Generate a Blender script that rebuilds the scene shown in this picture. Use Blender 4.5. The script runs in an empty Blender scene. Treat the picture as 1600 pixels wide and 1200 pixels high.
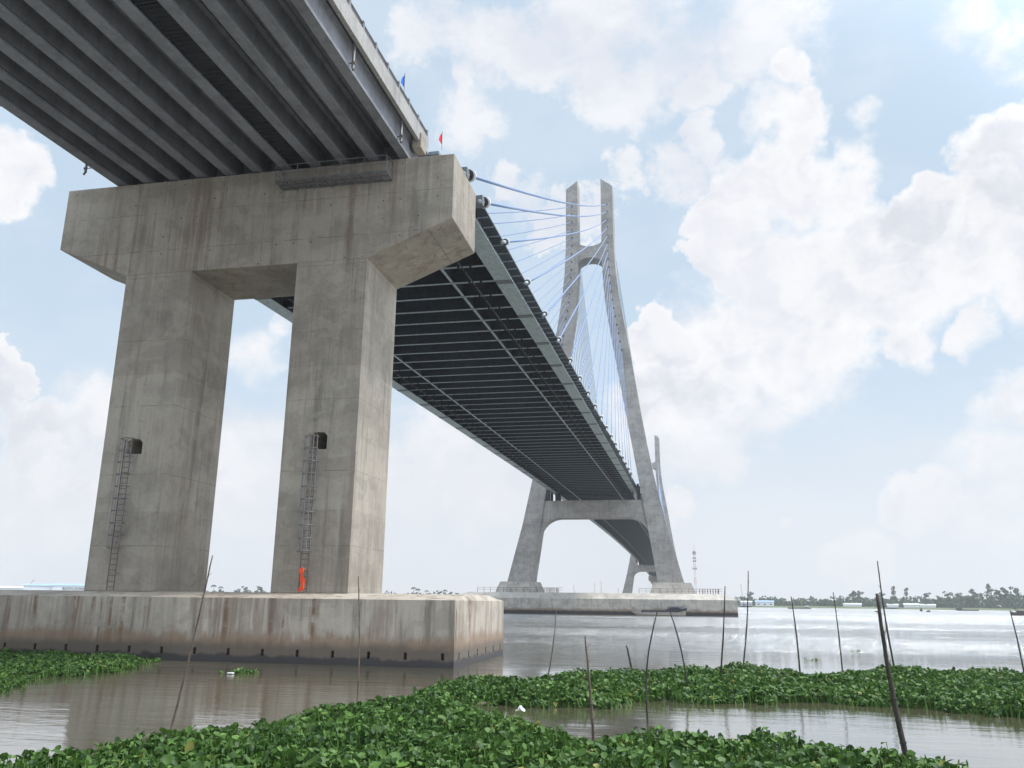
import bpy, math, random
import numpy as np
from mathutils import Vector, Matrix
R=math.radians
C=bpy.context.scene.collection
sc=bpy.context.scene
random.seed(7)
# ------------------------------------------------------------------ camera
cam=bpy.data.cameras.new("camera"); co=bpy.data.objects.new("camera",cam); C.objects.link(co)
CAM=Vector((27.6795,-49.2059,3.305))
m=Matrix(((0.979481,0.039722,0.197584),(0.20121,-0.248553,-0.947489),(0.011474,0.967804,-0.251445)))
co.matrix_world=Matrix.Translation(CAM)@m.to_4x4()
cam.sensor_width=36; cam.lens=29.464; cam.clip_start=.1; cam.clip_end=20000
sc.camera=co
sc.render.resolution_x=1024; sc.render.resolution_y=768
sc.view_settings.view_transform='Standard'; sc.view_settings.look='None'; sc.view_settings.exposure=0.15; sc.view_settings.gamma=1
# ------------------------------------------------------------------ node helper
class G:
    def __init__(s,nt): s.nt=nt; s.N=nt.nodes; s.L=nt.links
    def n(s,t,**k):
        x=s.N.new(t)
        for a,b in k.items(): setattr(x,a,b)
        return x
    def put(s,sock,v):
        if isinstance(v,bpy.types.NodeSocket): s.L.new(v,sock)
        elif isinstance(v,(tuple,list)): sock.default_value=tuple(v)+((1,) if len(v)==3 and len(sock.default_value)==4 else ())
        else: sock.default_value=v
    def m(s,op,a,b=0.,c=0.,clamp=False):
        x=s.n('ShaderNodeMath',operation=op,use_clamp=clamp); s.put(x.inputs[0],a); s.put(x.inputs[1],b); s.put(x.inputs[2],c); return x.outputs[0]
    def v(s,op,a,b=(0,0,0),sc_=None):
        x=s.n('ShaderNodeVectorMath',operation=op); s.put(x.inputs[0],a); s.put(x.inputs[1],b)
        if sc_ is not None: s.put(x.inputs[3],sc_)
        return x.outputs['Value'] if op in('DOT_PRODUCT','LENGTH','DISTANCE') else x.outputs[0]
    def noise(s,vec,scale,detail=4,rough=.55,col=False,dist=0):
        x=s.n('ShaderNodeTexNoise'); s.put(x.inputs['Vector'],vec); x.inputs['Scale'].default_value=scale; x.inputs['Detail'].default_value=detail; x.inputs['Roughness'].default_value=rough; x.inputs['Distortion'].default_value=dist
        return x.outputs['Color' if col else 'Fac']
    def rng(s,v,a,b,c=0,d=1,smooth=True):
        x=s.n('ShaderNodeMapRange'); x.interpolation_type='SMOOTHSTEP' if smooth else 'LINEAR'
        s.put(x.inputs[0],v)
        for i,q in enumerate((a,b,c,d)): s.put(x.inputs[i+1],q)
        return x.outputs[0]
    def mix(s,f,a,b,bt='MIX'):
        x=s.n('ShaderNodeMix',data_type='RGBA',blend_type=bt); s.put(x.inputs[0],f); s.put(x.inputs[6],a); s.put(x.inputs[7],b); return x.outputs[2]
    def sep(s,v):
        x=s.n('ShaderNodeSeparateXYZ'); s.put(x.inputs[0],v); return x.outputs
    def mul3(s,v,t): return s.v('MULTIPLY',v,t)
def mat(name,rough=.8,metal=0.,base=None):
    mt=bpy.data.materials.new(name); mt.use_nodes=True; g=G(mt.node_tree); b=mt.node_tree.nodes['Principled BSDF']
    b.inputs['Roughness'].default_value=rough; b.inputs['Metallic'].default_value=metal
    if base: b.inputs['Base Color'].default_value=(*base,1)
    return mt,g,b
def bump(g,b,h,strength,dist=.05):
    x=g.n('ShaderNodeBump'); g.put(x.inputs['Height'],h); g.put(x.inputs['Strength'],strength); x.inputs['Distance'].default_value=dist
    g.L.new(x.outputs[0],b.inputs['Normal'])
# ------------------------------------------------------------------ world
SUN_EL,SUN_AZ=R(63),R(84)      # azimuth measured from +Y towards +X
w=bpy.data.worlds.new("World"); sc.world=w; w.use_nodes=True
g=G(w.node_tree); bg=w.node_tree.nodes['Background']
sky=g.n('ShaderNodeTexSky'); sky.sky_type='NISHITA'; sky.sun_disc=False; sky.sun_elevation=SUN_EL; sky.sun_rotation=SUN_AZ
sky.air_density=1.0; sky.dust_density=2.0; sky.altitude=0
skyc=g.v('SCALE',sky.outputs[0],sc_=.10)
D=g.n('ShaderNodeTexCoord').outputs['Generated']
D=g.v('NORMALIZE',D)
z=g.sep(D)[2]
CU=[(0.121,0.835,0.537,0.023),(0.094,0.853,0.513,0.034),(0.131,0.86,0.493,0.041),(0.197,0.837,0.51,0.029),(0.193,0.857,0.477,0.037),(0.163,0.884,0.437,0.05),(0.11,0.886,0.451,0.051),(0.079,0.897,0.435,0.038),(0.189,0.872,0.451,0.036),(0.054,0.91,0.412,0.023),(0.201,0.888,0.413,0.039),(-0.008,0.948,0.317,0.031),(-0.031,0.956,0.293,0.026),(0.056,0.927,0.372,0.02),(0.043,0.954,0.297,0.062),(0.101,0.93,0.355,0.07),(0.168,0.923,0.347,0.088),(0.231,0.912,0.339,0.071),(0.279,0.894,0.35,0.069),(0.323,0.868,0.378,0.066),(0.305,0.845,0.439,0.033),(0.342,0.833,0.436,0.038),(0.258,0.874,0.412,0.028),(0.238,0.888,0.394,0.026),(0.355,0.877,0.324,0.053),(0.306,0.909,0.283,0.028),(0.248,0.93,0.271,0.036),(0.133,0.954,0.269,0.076),(0.011,0.972,0.234,0.08),(-0.034,0.975,0.221,0.052),(0.192,0.945,0.264,0.04),(0.275,0.941,0.196,0.02),(0.319,0.928,0.191,0.034),(0.347,0.915,0.207,0.036),(0.283,0.947,0.148,0.041),(0.332,0.933,0.138,0.065),(0.252,0.961,0.117,0.029),(0.306,0.948,0.082,0.054),(0.091,0.99,0.105,0.017),(0.078,0.991,0.107,0.011),(0.106,0.989,0.103,0.011),(-0.008,0.995,0.101,0.018),(-0.024,0.996,0.085,0.025),(0.187,0.981,0.058,0.033),(-0.659,0.643,0.39,0.03),(-0.662,0.624,0.416,0.035),(-0.661,0.655,0.365,0.025),(-0.681,0.699,0.221,0.017),(-0.676,0.712,0.19,0.024),(-0.655,0.737,0.168,0.034),(-0.613,0.766,0.194,0.029),(-0.637,0.763,0.111,0.076),(-0.687,0.722,0.081,0.072),(-0.467,0.84,0.276,0.036),(-0.443,0.841,0.31,0.025),(-0.482,0.853,0.198,0.039),(-0.507,0.85,0.143,0.063),(-0.317,0.932,0.174,0.034),(-0.281,0.944,0.175,0.042),(-0.309,0.928,0.208,0.017),(-0.231,0.965,0.124,0.053)]
SO=[(0.293,0.774,0.561,0.034),(0.335,0.774,0.537,0.03),(-0.233,0.754,0.614,0.04),(-0.195,0.775,0.601,0.045),(-0.224,0.792,0.568,0.024),(-0.216,0.821,0.528,0.036),(-0.184,0.828,0.529,0.02),(-0.145,0.778,0.612,0.034),(-0.096,0.782,0.616,0.04),(-0.057,0.803,0.594,0.041),(-0.023,0.818,0.575,0.044),(0.026,0.805,0.592,0.053),(0.045,0.829,0.558,0.03),(-0.027,0.782,0.622,0.053),(0.105,0.792,0.602,0.051),(0.161,0.793,0.587,0.025),(-0.276,0.754,0.596,0.034),(-0.089,0.831,0.548,0.02),(-0.044,0.851,0.523,0.016),(-0.065,0.876,0.478,0.02),(-0.0,0.879,0.477,0.032),(0.04,0.863,0.504,0.021),(0.042,0.881,0.471,0.032),(-0.148,0.878,0.455,0.031),(-0.18,0.869,0.461,0.018),(-0.112,0.894,0.435,0.022),(-0.633,0.625,0.456,0.015),(-0.587,0.731,0.346,0.01),(0.003,0.921,0.389,0.011)]
SO+=[(.04,.965,.26,.08),(.11,.96,.26,.07),(.0,.98,.20,.06),(-.60,.79,.12,.10),(-.50,.855,.14,.08),(-.33,.935,.12,.08),(-.24,.96,.15,.06)]
def offs(scale,amp,detail,rough=.5):
    c=g.v('SUBTRACT',g.noise(D,scale,detail,rough,col=True),(.5,.5,.5)); return g.v('SCALE',c,sc_=amp)
def field(P,L):
    f=None
    for (x,y,zz,r) in L:
        k=1/(1-math.cos(r))
        d=g.m('MULTIPLY_ADD',g.v('DOT_PRODUCT',P,(x,y,zz)),k,-k+1)
        f=d if f is None else g.m('SMOOTH_MAX',f,d,.25)
    return f
P1=g.v('NORMALIZE',g.v('ADD',g.v('ADD',D,offs(7,.12,3)),offs(32,.042,6,.64)))
P2=g.v('NORMALIZE',g.v('ADD',D,offs(6,.24,9,.66)))
fc=field(P1,CU); fs=field(P2,SO)
n_big=g.noise(D,3.2,6,.55); n_mid=g.noise(g.mul3(D,(1,1,1.6)),9,7,.6); n_fin=g.noise(D,38,5,.6)
# clouds elsewhere in the sky
away=g.rng(g.v('DOT_PRODUCT',D,(-.198,.947,.251)),.86,.70)
mel=g.m('MULTIPLY',g.rng(n_mid,.50,.60),away)
edge=g.m('MULTIPLY_ADD',g.m('SUBTRACT',n_fin,.5),.75,g.m('MULTIPLY_ADD',g.m('SUBTRACT',n_mid,.5),.7,fc))
soft_w=g.m('ADD',.50,g.m('ADD',g.rng(n_big,.50,.62,0,.6),g.rng(z,.30,.16,0,.5))); mc=g.rng(edge,-.10,soft_w)
ms=g.m('MULTIPLY',g.rng(g.m('MULTIPLY_ADD',g.m('SUBTRACT',n_mid,.5),3.2,fs),-.9,1.0),.92)
# thin veil
veil=g.m('MULTIPLY',g.rng(n_mid,.40,.68),.20)
hor=g.rng(z,.42,.0,0,1)
hor2=g.rng(z,.30,.0,0,.97)
base=g.mix(g.m('MULTIPLY_ADD',hor,.12,.86),skyc,(.565,.70,.835))
base=g.mix(veil,base,(.76,.79,.84))
soft=g.mix(g.rng(n_mid,.35,.65),(.71,.735,.80),(.83,.84,.87))
c1=g.mix(ms,base,soft)
c1=g.mix(hor2,c1,(.76,.772,.80))
c1=g.mix(mel,c1,(.82,.84,.88))
# cumulus shading: bright billowing rims, soft grey-lavender bodies
lit=g.rng(g.m('ADD',g.m('MULTIPLY',fc,-.75),g.m('MULTIPLY',n_fin,.9)),-.45,.45)
nA=g.noise(P1,13,5,.55); nB=g.noise(g.v('ADD',P1,(.012,.002,.02)),13,5,.55)
relief=g.rng(g.m('SUBTRACT',nA,nB),-.085,.085)
body=g.mix(g.rng(g.m('ADD',n_big,g.m('MULTIPLY',n_mid,.7)),.62,1.02),(.655,.675,.735),(.775,.785,.83))
body=g.mix(relief,body,g.mix(.55,body,(.89,.89,.90))); cc=g.mix(lit,body,(.885,.888,.90))
cc=g.mix(g.rng(z,.22,.02,0,.8),cc,(.775,.782,.80))
cc=g.mix(g.rng(n_fin,.42,.60,0,.12),cc,(.90,.90,.91))
final=g.mix(mc,c1,cc)
sd_=(math.cos(SUN_EL)*math.sin(SUN_AZ),math.cos(SUN_EL)*math.cos(SUN_AZ),math.sin(SUN_EL))
glow=g.m('POWER',g.rng(g.v('DOT_PRODUCT',D,sd_),.55,1.0,0,1,smooth=False),2.0)
final=g.v('SCALE',final,sc_=g.m('MULTIPLY_ADD',away,.45,g.m('MULTIPLY_ADD',glow,2.6,1.0)))  # sky outside the view brightened to add light, plus a glow round the sun
# below the horizon
final=g.mix(g.rng(z,0,-.06),final,(.45,.46,.47))
g.L.new(final,bg.inputs[0]); bg.inputs[1].default_value=1.0
w.cycles.sampling_method='MANUAL'; w.cycles.sample_map_resolution=512
# ------------------------------------------------------------------ sun
sl=bpy.data.lights.new("sun",'SUN'); so=bpy.data.objects.new("sun",sl); C.objects.link(so)
sl.energy=3.1; sl.angle=R(14); sl.color=(1,.96,.90)
sd=Vector((math.cos(SUN_EL)*math.sin(SUN_AZ),math.cos(SUN_EL)*math.cos(SUN_AZ),math.sin(SUN_EL)))
so.rotation_euler=sd.to_track_quat('Z','Y').to_euler(); so.location=(60,20,80)
# ------------------------------------------------------------------ materials
def concrete(name,col=(.36,.335,.30),lift=1.25,joint=2.4,stain=.5,tide=False,rust=0.,holes=False,dark=(.12,.11,.10),tidez=1.0,darkz=.38):
    mt,g,b=mat(name,.85)
    P=g.n('ShaderNodeTexCoord').outputs['Object']; x,y,z=g.sep(P)
    big=g.noise(P,.22,5,.6); mid=g.noise(P,1.3,6,.62); fin=g.noise(P,14,4,.6)
    strk=g.noise(g.mul3(P,(1.5,1.5,.10)),1.0,6,.62)
    strk2=g.noise(g.mul3(P,(5,5,.22)),1.0,5,.6)
    c=g.mix(g.rng(big,.3,.7),tuple(q*.74 for q in col),tuple(q*1.16 for q in col))
    gr=g.noise(P,3.3,8,.72); c=g.mix(g.rng(gr,.54,.70,0,.50),c,tuple(q*.5 for q in col)); c=g.mix(g.rng(mid,.35,.7,0,.5),c,tuple(q*1.25 for q in col))
    # pour lifts: every lift a slightly different mix
    wn=g.n('ShaderNodeTexWhiteNoise',noise_dimensions='1D'); g.put(wn.inputs['W'],g.m('FLOOR',g.m('DIVIDE',g.m('ADD',z,.37),lift*2.2)))
    c=g.mix(.9,c,g.mix(wn.outputs[0],(.88,.87,.86),(1.08,1.08,1.08)),'MULTIPLY')
    c=g.mix(g.m('MULTIPLY',g.rng(strk,.50,.72),stain),c,tuple(q*.42 for q in col))
    c=g.mix(g.m('MULTIPLY',g.rng(strk2,.56,.75),stain*.55),c,tuple(q*.5 for q in col))
    c=g.mix(g.m('MULTIPLY',g.rng(strk2,.46,.28),.35),c,tuple(min(.7,q*1.45) for q in col))
    pch=g.noise(g.mul3(P,(.8,.8,1.3)),.55,3,.5,dist=.3); c=g.mix(g.m('MULTIPLY',g.rng(pch,.555,.585),.30),c,tuple(q*.62 for q in col)); c=g.mix(g.m('MULTIPLY',g.rng(pch,.43,.41),.25),c,tuple(min(.8,q*1.3) for q in col))
    # formwork seams
    def seam(v,per,wd):
        f=g.m('FRACT',g.m('DIVIDE',v,per)); return g.m('LESS_THAN',g.m('ABSOLUTE',g.m('SUBTRACT',f,.5)),wd/per)
    hs=seam(g.m('ADD',z,.25),lift*2.2,.022); vx=seam(x,joint,.016); vy=seam(y,joint,.016)
    sm=g.m('MAXIMUM',hs,g.m('MAXIMUM',vx,vy))
    sm=g.m('MULTIPLY',sm,g.rng(mid,.40,.62,.05,.75))
    c=g.mix(sm,c,tuple(q*.38 for q in col))
    if holes:
        f=lambda v,p:g.m('SUBTRACT',g.m('FRACT',g.m('DIVIDE',v,p)),.5)
        cx=g.n('ShaderNodeCombineXYZ'); g.put(cx.inputs[0],g.m('MULTIPLY',f(g.m('ADD',x,y),1.2),1.2)); g.put(cx.inputs[1],g.m('MULTIPLY',f(z,1.25),1.25))
        h=g.m('LESS_THAN',g.v('LENGTH',cx.outputs[0]),.055)
        h=g.m('MULTIPLY',h,g.rng(g.noise(P,.9,2),.5,.6))
        c=g.mix(h,c,tuple(q*.25 for q in col))
    if rust:
        rb=g.m('MULTIPLY',g.rng(g.noise(g.mul3(P,(.42,.42,.10)),1.,4,.6),.50,.60),g.rng(strk2,.38,.55)); c=g.mix(g.m('MULTIPLY',rb,rust*.55),c,(.19,.135,.10))
        rs=g.noise(g.mul3(P,(1.1,1.1,.05)),1.0,5,.66)
        rs=g.m('MULTIPLY',g.rng(rs,.55,.66),g.rng(mid,.33,.55)); c=g.mix(g.m('MULTIPLY',rs,rust),c,(.17,.105,.072))
    if tide:
        zz=g.m('ADD',z,g.m('MULTIPLY',g.m('SUBTRACT',strk2,.5),1.2)); zz=g.m('ADD',zz,g.m('MULTIPLY',g.m('SUBTRACT',g.noise(P,.45,4),.5),1.5))
        t1=g.rng(zz,tidez*1.75,tidez*1.15); c=g.mix(g.m('MULTIPLY',t1,.75),c,(.21,.135,.085))
        t2=g.rng(g.m('ADD',z,g.m('MULTIPLY',g.m('SUBTRACT',mid,.5),.5)),tidez*1.25,tidez*.7); c=g.mix(g.m('MULTIPLY',t2,.85),c,(.10,.085,.07))
        t3=g.rng(g.m('ADD',z,g.m('MULTIPLY',g.m('SUBTRACT',mid,.5),.7)),darkz+.08,darkz-.12); c=g.mix(g.m('MULTIPLY',t3,.9),c,(.035,.034,.036))
    c=g.mix(.6,c,g.mix(fin,(.62,.62,.62),(1.38,1.38,1.38)),'MULTIPLY')
    g.L.new(c,b.inputs['Base Color'])
    bump(g,b,g.m('ADD',g.m('MULTIPLY',fin,.25),g.m('SUBTRACT',mid,sm)),.35,.02)
    return mt
M={}
M['conc']=concrete('weathered_concrete',(.285,.254,.211),holes=True,rust=.55,stain=.65)
M['column']=concrete('column_concrete',(.30,.268,.224),stain=.7,rust=.35,lift=2.0,joint=50)
M['cap']=concrete('pile_cap_concrete',(.36,.318,.265),stain=1.,tide=True,rust=1.,lift=50,joint=3.1)
M['towercap']=concrete('tower_pile_cap_concrete',(.42,.39,.35),stain=.6,tide=True,lift=50,joint=3.3,tidez=1.15,darkz=1.0)
M['tower']=concrete('tower_concrete',(.315,.30,.285),stain=.5,lift=1.7,joint=60)
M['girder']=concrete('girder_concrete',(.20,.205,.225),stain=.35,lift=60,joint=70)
M['parapet']=concrete('parapet_concrete',(.31,.30,.285),stain=.3,lift=60,joint=70)
def painted(name,col,rough=.5,metal=0.,var=.25,sc_=2.5,stretch=(1,1,1)):
    mt,g,b=mat(name,rough,metal); P=g.n('ShaderNodeTexCoord').outputs['Object']; P=g.mul3(P,stretch)
    n=g.noise(P,sc_,6,.65); n2=g.noise(P,sc_*9,3)
    c=g.mix(g.rng(n,.3,.7),tuple(q*(1-var) for q in col),tuple(q*(1+var) for q in col))
    c=g.mix(g.rng(n2,.62,.8,0,.3),c,tuple(q*.5 for q in col))
    g.L.new(c,b.inputs['Base Color']); bump(g,b,n2,.15,.01); return mt
M['steel']=painted('grey_painted_steel',(.30,.345,.355),.42)
M['beamsteel']=painted('beam_flange_steel',(.24,.285,.31),.5)
M['splice']=painted('bolted_splice_steel',(.11,.13,.138),.6)
M['steeldark']=painted('dark_and_shaded_steel',(.03,.036,.046),.65)  # near-black tone also paints the overhang's shade onto the deck webs
M['flange']=painted('pale_flange_steel',(.30,.365,.39),.4)
M['soffit']=painted('stained_shade_toned_soffit',(.155,.195,.23),.9,sc_=.6,var=.4)  # base colour darkened for the shade between the beams; mottling is random
M['galv']=painted('galvanised_steel',(.17,.17,.175),.55,.3)
M['rustys']=painted('rusty_steel',(.13,.085,.07),.8)
M['cable']=painted('blue_cable_sheath',(.15,.225,.39),.5,var=.08)
M['white']=painted('white_plastic',(.75,.75,.75),.45,var=.06)
M['black']=painted('black_rubber',(.02,.02,.022),.6)
M['form']=painted('dark_formwork_planks',(.025,.027,.032),.9,sc_=1.2,stretch=(1,9,1))
M['orange']=painted('orange_cloth',(.80,.085,.02),.8,var=.1)
M['red']=painted('red_flag_cloth',(.75,.03,.06),.8,var=.1)
M['blue']=painted('blue_flag_cloth',(.02,.15,.62),.8,var=.1)
M['bamboo']=painted('weathered_bamboo',(.035,.028,.022),.8,var=.45,sc_=3,stretch=(3,3,1))
M['bamboo2']=painted('pale_bamboo',(.11,.08,.058),.8,var=.4,sc_=3,stretch=(3,3,1))
M['wood']=painted('pale_boat_wood',(.30,.275,.25),.75)
M['wooddark']=painted('dark_boat_wood',(.07,.055,.05),.8)
M['tarp']=painted('dark_blue_tarpaulin',(.016,.022,.04),.6)
M['wall']=painted('white_sheet_wall',(.72,.74,.76),.6,var=.05,sc_=.1)
M['roofblue']=painted('blue_sheet_roof',(.30,.42,.62),.5,var=.1,sc_=.1)
M['roofpale']=painted('pale_sheet_roof',(.55,.56,.56),.6,var=.1,sc_=.1)
M['trunk']=painted('tree_bark',(.09,.07,.055),.9)
def leafmat(name,c0,c1,rough=.45,spec=.5,sc_=1.5,trans=.25):
    mt,g,b=mat(name,rough)
    a=g.n('ShaderNodeAttribute'); a.attribute_name='tint'
    P=g.n('ShaderNodeTexCoord').outputs['Object']
    c=g.mix(a.outputs['Fac'],c0,c1); c=g.mix(g.rng(a.outputs['Fac'],.975,.99,0,.8),c,(.30,.27,.07)) if sc_>1 else c
    c=g.mix(.7,c,g.mix(g.noise(P,sc_,4),(.65,.65,.65),(1.3,1.3,1.25)),'MULTIPLY')
    g.L.new(c,b.inputs['Base Color'])
    b.inputs['Specular IOR Level'].default_value=spec
    if trans:
        t=g.n('ShaderNodeBsdfTranslucent'); g.L.new(c,t.inputs[0]); mx=g.n('ShaderNodeMixShader'); mx.inputs[0].default_value=trans
        g.L.new(b.outputs[0],mx.inputs[1]); g.L.new(t.outputs[0],mx.inputs[2]); out=[n for n in g.N if n.type=='OUTPUT_MATERIAL'][0]; g.L.new(mx.outputs[0],out.inputs[0])
    return mt
M['hya']=leafmat('water_hyacinth_leaf',(.016,.052,.009),(.118,.228,.042),.52,.35)
M['mat']=painted('weed_mat_roots',(.012,.022,.007),.95,sc_=4)
M['far']=leafmat('distant_foliage',(.035,.065,.03),(.075,.115,.05),.8,.2,.05,.15)
# ------------------------------------------------------------------ mesh builder
class MB:
    def __init__(s): s.v=[]; s.f=[]
    def add(s,vs,fs):
        k=len(s.v); s.v+=[tuple(map(float,p)) for p in vs]; s.f+=[tuple(k+i for i in f) for f in fs]
    def hexa(s,p):   # 8 points: bottom 4 ccw then top 4
        s.add(p,[(3,2,1,0),(4,5,6,7),(0,1,5,4),(1,2,6,5),(2,3,7,6),(3,0,4,7)])
    def box(s,x0,x1,y0,y1,z0,z1): s.hexa([(x0,y0,z0),(x1,y0,z0),(x1,y1,z0),(x0,y1,z0),(x0,y0,z1),(x1,y0,z1),(x1,y1,z1),(x0,y1,z1)])
    def prism(s,poly,axis,a,b,f=None):
        n=len(poly)
        def P(u,v,t):
            return {'y':(u,t,v),'x':(t,u,v),'z':(u,v,t)}[axis]
        vs=[P(u,v,a) for u,v in poly]+[P(u,v,b) for u,v in poly]
        s.add(vs,[tuple(range(n))[::-1],tuple(range(n,2*n))]+[(i,(i+1)%n,n+(i+1)%n,n+i) for i in range(n)])
    def tube(s,pts,r,n=6,r2=None,cap=True):
        pts=[Vector(p) for p in pts]; K=len(pts); ring=[]
        for i,p in enumerate(pts):
            d=(pts[min(i+1,K-1)]-pts[max(i-1,0)]).normalized()
            a=d.cross(Vector((0,0,1)) if abs(d.z)<.9 else Vector((1,0,0))).normalized(); b=d.cross(a)
            rr=r if r2 is None else r+(r2-r)*i/(K-1)
            ring.append([p+(a*math.cos(2*math.pi*j/n)+b*math.sin(2*math.pi*j/n))*rr for j in range(n)])
        vs=[q for k in ring for q in k]; fs=[]
        for i in range(K-1):
            for j in range(n): fs.append((i*n+j,i*n+(j+1)%n,(i+1)*n+(j+1)%n,(i+1)*n+j))
        if cap: fs+=[tuple(range(n))[::-1],tuple(range((K-1)*n,K*n))]
        s.add(vs,fs)
    def sweep(s,poly,prof,ys):  # closed polygon (x,dz) carried along y with z=prof(y)+dz
        n=len(poly); vs=[(x,y,prof(y)+dz) for y in ys for x,dz in poly]; K=len(ys)
        fs=[tuple(range(n))[::-1],tuple(range((K-1)*n,K*n))]
        for i in range(K-1):
            for j in range(n): fs.append((i*n+j,i*n+(j+1)%n,(i+1)*n+(j+1)%n,(i+1)*n+j))
        s.add(vs,fs)
    def build(s,name,m,parent=None,bevel=0,smooth=False):
        me=bpy.data.meshes.new(name); me.from_pydata(s.v,[],s.f); me.update()
        import bmesh
        bm=bmesh.new(); bm.from_mesh(me); bmesh.ops.recalc_face_normals(bm,faces=bm.faces); bm.to_mesh(me); bm.free()
        me.materials.append(m if not isinstance(m,str) else M[m])
        if smooth: me.shade_smooth()
        o=bpy.data.objects.new(name,me); C.objects.link(o)
        if parent: o.parent=parent
        if bevel:
            b=o.modifiers.new('bevel','BEVEL'); b.width=bevel; b.segments=2; b.limit_method='ANGLE'; b.angle_limit=R(35)
        return o
def tag(o,label=None,cat=None,group=None,kind=None):
    if label: o['label']=label
    if cat: o['category']=cat
    if group: o['group']=group
    if kind: o['kind']=kind
    return o
def thing(name,label,cat,loc=(0,0,0),group=None):
    o=bpy.data.objects.new(name,None); C.objects.link(o); o.location=loc; o.empty_display_size=.5
    return tag(o,label,cat,group)
def copy_tree(o,parent=None):
    c=o.copy(); C.objects.link(c); c.parent=parent
    for ch in list(o.children): copy_tree(ch,c)
    return c
def plate_with_holes(mb,P,u0,u1,z0,z1,holes,depth,inward):
    """rectangular wall face on the map P(u,z,d) with rectangular recesses sunk by depth"""
    holes=sorted(holes)
    for hz0,hz1 in {(h[2],h[3]) for h in holes}:
        hs=[h for h in holes if (h[2],h[3])==(hz0,hz1)]
        q=lambda a,b,c,d:mb.add([P(a,c,0),P(b,c,0),P(b,d,0),P(a,d,0)],[(0,1,2,3)])
        q(u0,u1,z0,hz0); q(u0,u1,hz1,z1)
        cur=u0
        for h in hs:
            q(cur,h[0],hz0,hz1); cur=h[1]
            A=[P(h[0],hz0,0),P(h[1],hz0,0),P(h[1],hz1,0),P(h[0],hz1,0)]; B=[P(h[0],hz0,depth),P(h[1],hz0,depth),P(h[1],hz1,depth),P(h[0],hz1,depth)]
            mb.add(A+B,[(0,1,5,4),(1,2,6,5),(2,3,7,6),(3,0,4,7),(4,5,6,7)])
        q(cur,u1,hz0,hz1)
def build_plain(mb,name,m,parent=None):
    me=bpy.data.meshes.new(name); me.from_pydata(mb.v,[],mb.f); me.update(); me.materials.append(M[m]); o=bpy.data.objects.new(name,me); C.objects.link(o); o.parent=parent
    return o
# ------------------------------------------------------------------ water, land
def zw():
    mt,g,b=mat('river_water',.9)
    P=g.n('ShaderNodeTexCoord').outputs['Object']; x,y,_=g.sep(P)
    murk=g.noise(g.mul3(P,(.5,1,1)),.05,4); c=g.mix(murk,(.082,.074,.048),(.112,.098,.062))
    g.L.new(c,b.inputs['Base Color']); b.inputs['Specular IOR Level'].default_value=0
    t=g.m('SUBTRACT',y,g.m('MULTIPLY',g.m('SUBTRACT',x,15.),.35))
    shel=g.rng(t,-9.,8.,.035,1)
    r1=g.noise(g.mul3(P,(.5,1.5,1)),1.0,5,.6,dist=.6); r2=g.noise(g.mul3(P,(1,2.2,1)),3.2,4,.6); r3=g.noise(g.mul3(P,(.45,1,1)),.16,4,.6)
    far=g.rng(y,0,300,1,4)
    h=g.m('ADD',g.m('MULTIPLY',r1,g.m('MULTIPLY',far,1.5)),g.m('MULTIPLY',r2,.30)); h=g.m('ADD',h,g.m('MULTIPLY',r3,g.m('MULTIPLY',far,2.0))); r4=g.noise(g.mul3(P,(.26,1,1)),.55,4,.55,dist=.4); h=g.m('ADD',h,g.m('MULTIPLY',r4,g.rng(y,160,20,0,2.4)))
    gust=g.rng(g.noise(g.mul3(P,(.25,1,1)),.03,4),.35,.65,.4,1.35)
    bp=g.n('ShaderNodeBump'); g.put(bp.inputs['Height'],h); g.put(bp.inputs['Strength'],g.m('MULTIPLY',g.m('MULTIPLY',shel,gust),1.0)); bp.inputs['Distance'].default_value=.24
    fr=g.n('ShaderNodeFresnel'); fr.inputs['IOR'].default_value=1.34
    bl=g.n('ShaderNodeFresnel'); bl.inputs['IOR'].default_value=1.34; g.L.new(bp.outputs[0],bl.inputs['Normal'])
    f=g.m('POWER',g.m('ADD',g.m('MULTIPLY',fr.outputs[0],.5),g.m('MULTIPLY',bl.outputs[0],.5)),.55)
    f=g.m('MULTIPLY',f,g.rng(y,40,450,1,.78))
    gl=g.n('ShaderNodeBsdfGlossy'); g.put(gl.inputs['Roughness'],g.m('ADD',g.m('ADD',g.rng(t,-8,6,.0,.015),g.rng(y,6,40,0,.06)),g.rng(y,60,300,0,.20))); gl.inputs['Color'].default_value=(.93,.945,.965,1)
    g.L.new(bp.outputs[0],gl.inputs['Normal'])
    mx=g.n('ShaderNodeMixShader'); g.put(mx.inputs[0],f); g.L.new(b.outputs[0],mx.inputs[1]); g.L.new(gl.outputs[0],mx.inputs[2])
    g.L.new(mx.outputs[0],[n for n in g.N if n.type=='OUTPUT_MATERIAL'][0].inputs[0])
    return mt
M['water']=zw()
mb=MB(); mb.add([(-9000,-1500,0),(9000,-1500,0),(9000,9000,0),(-9000,9000,0)],[(0,1,2,3)])
wt=mb.build('river','water'); wt['kind']='structure'
ld,g_,b_=mat('far_bank_ground',.95); P_=g_.n('ShaderNodeTexCoord').outputs['Object']
g_.L.new(g_.mix(g_.noise(P_,.02,5),(.07,.10,.035),(.13,.15,.06)),b_.inputs['Base Color']); M['bank']=ld
mb=MB(); n=120; ins=[];
for i in range(n+1):
    a=R(-62+124*i/n); r=1150+14*math.sin(i*.9)+9*math.sin(i*2.3+1)
    for rr,zz in ((r-6,-1),(r,1.2),(r+8,2.2),(9500,2.4)): ins.append((CAM.x+rr*math.sin(a),CAM.y+rr*math.cos(a),zz))
mb.add(ins,[(i*4+j,i*4+j+1,i*4+5+j,i*4+4+j) for i in range(n) for j in range(3)])
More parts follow.
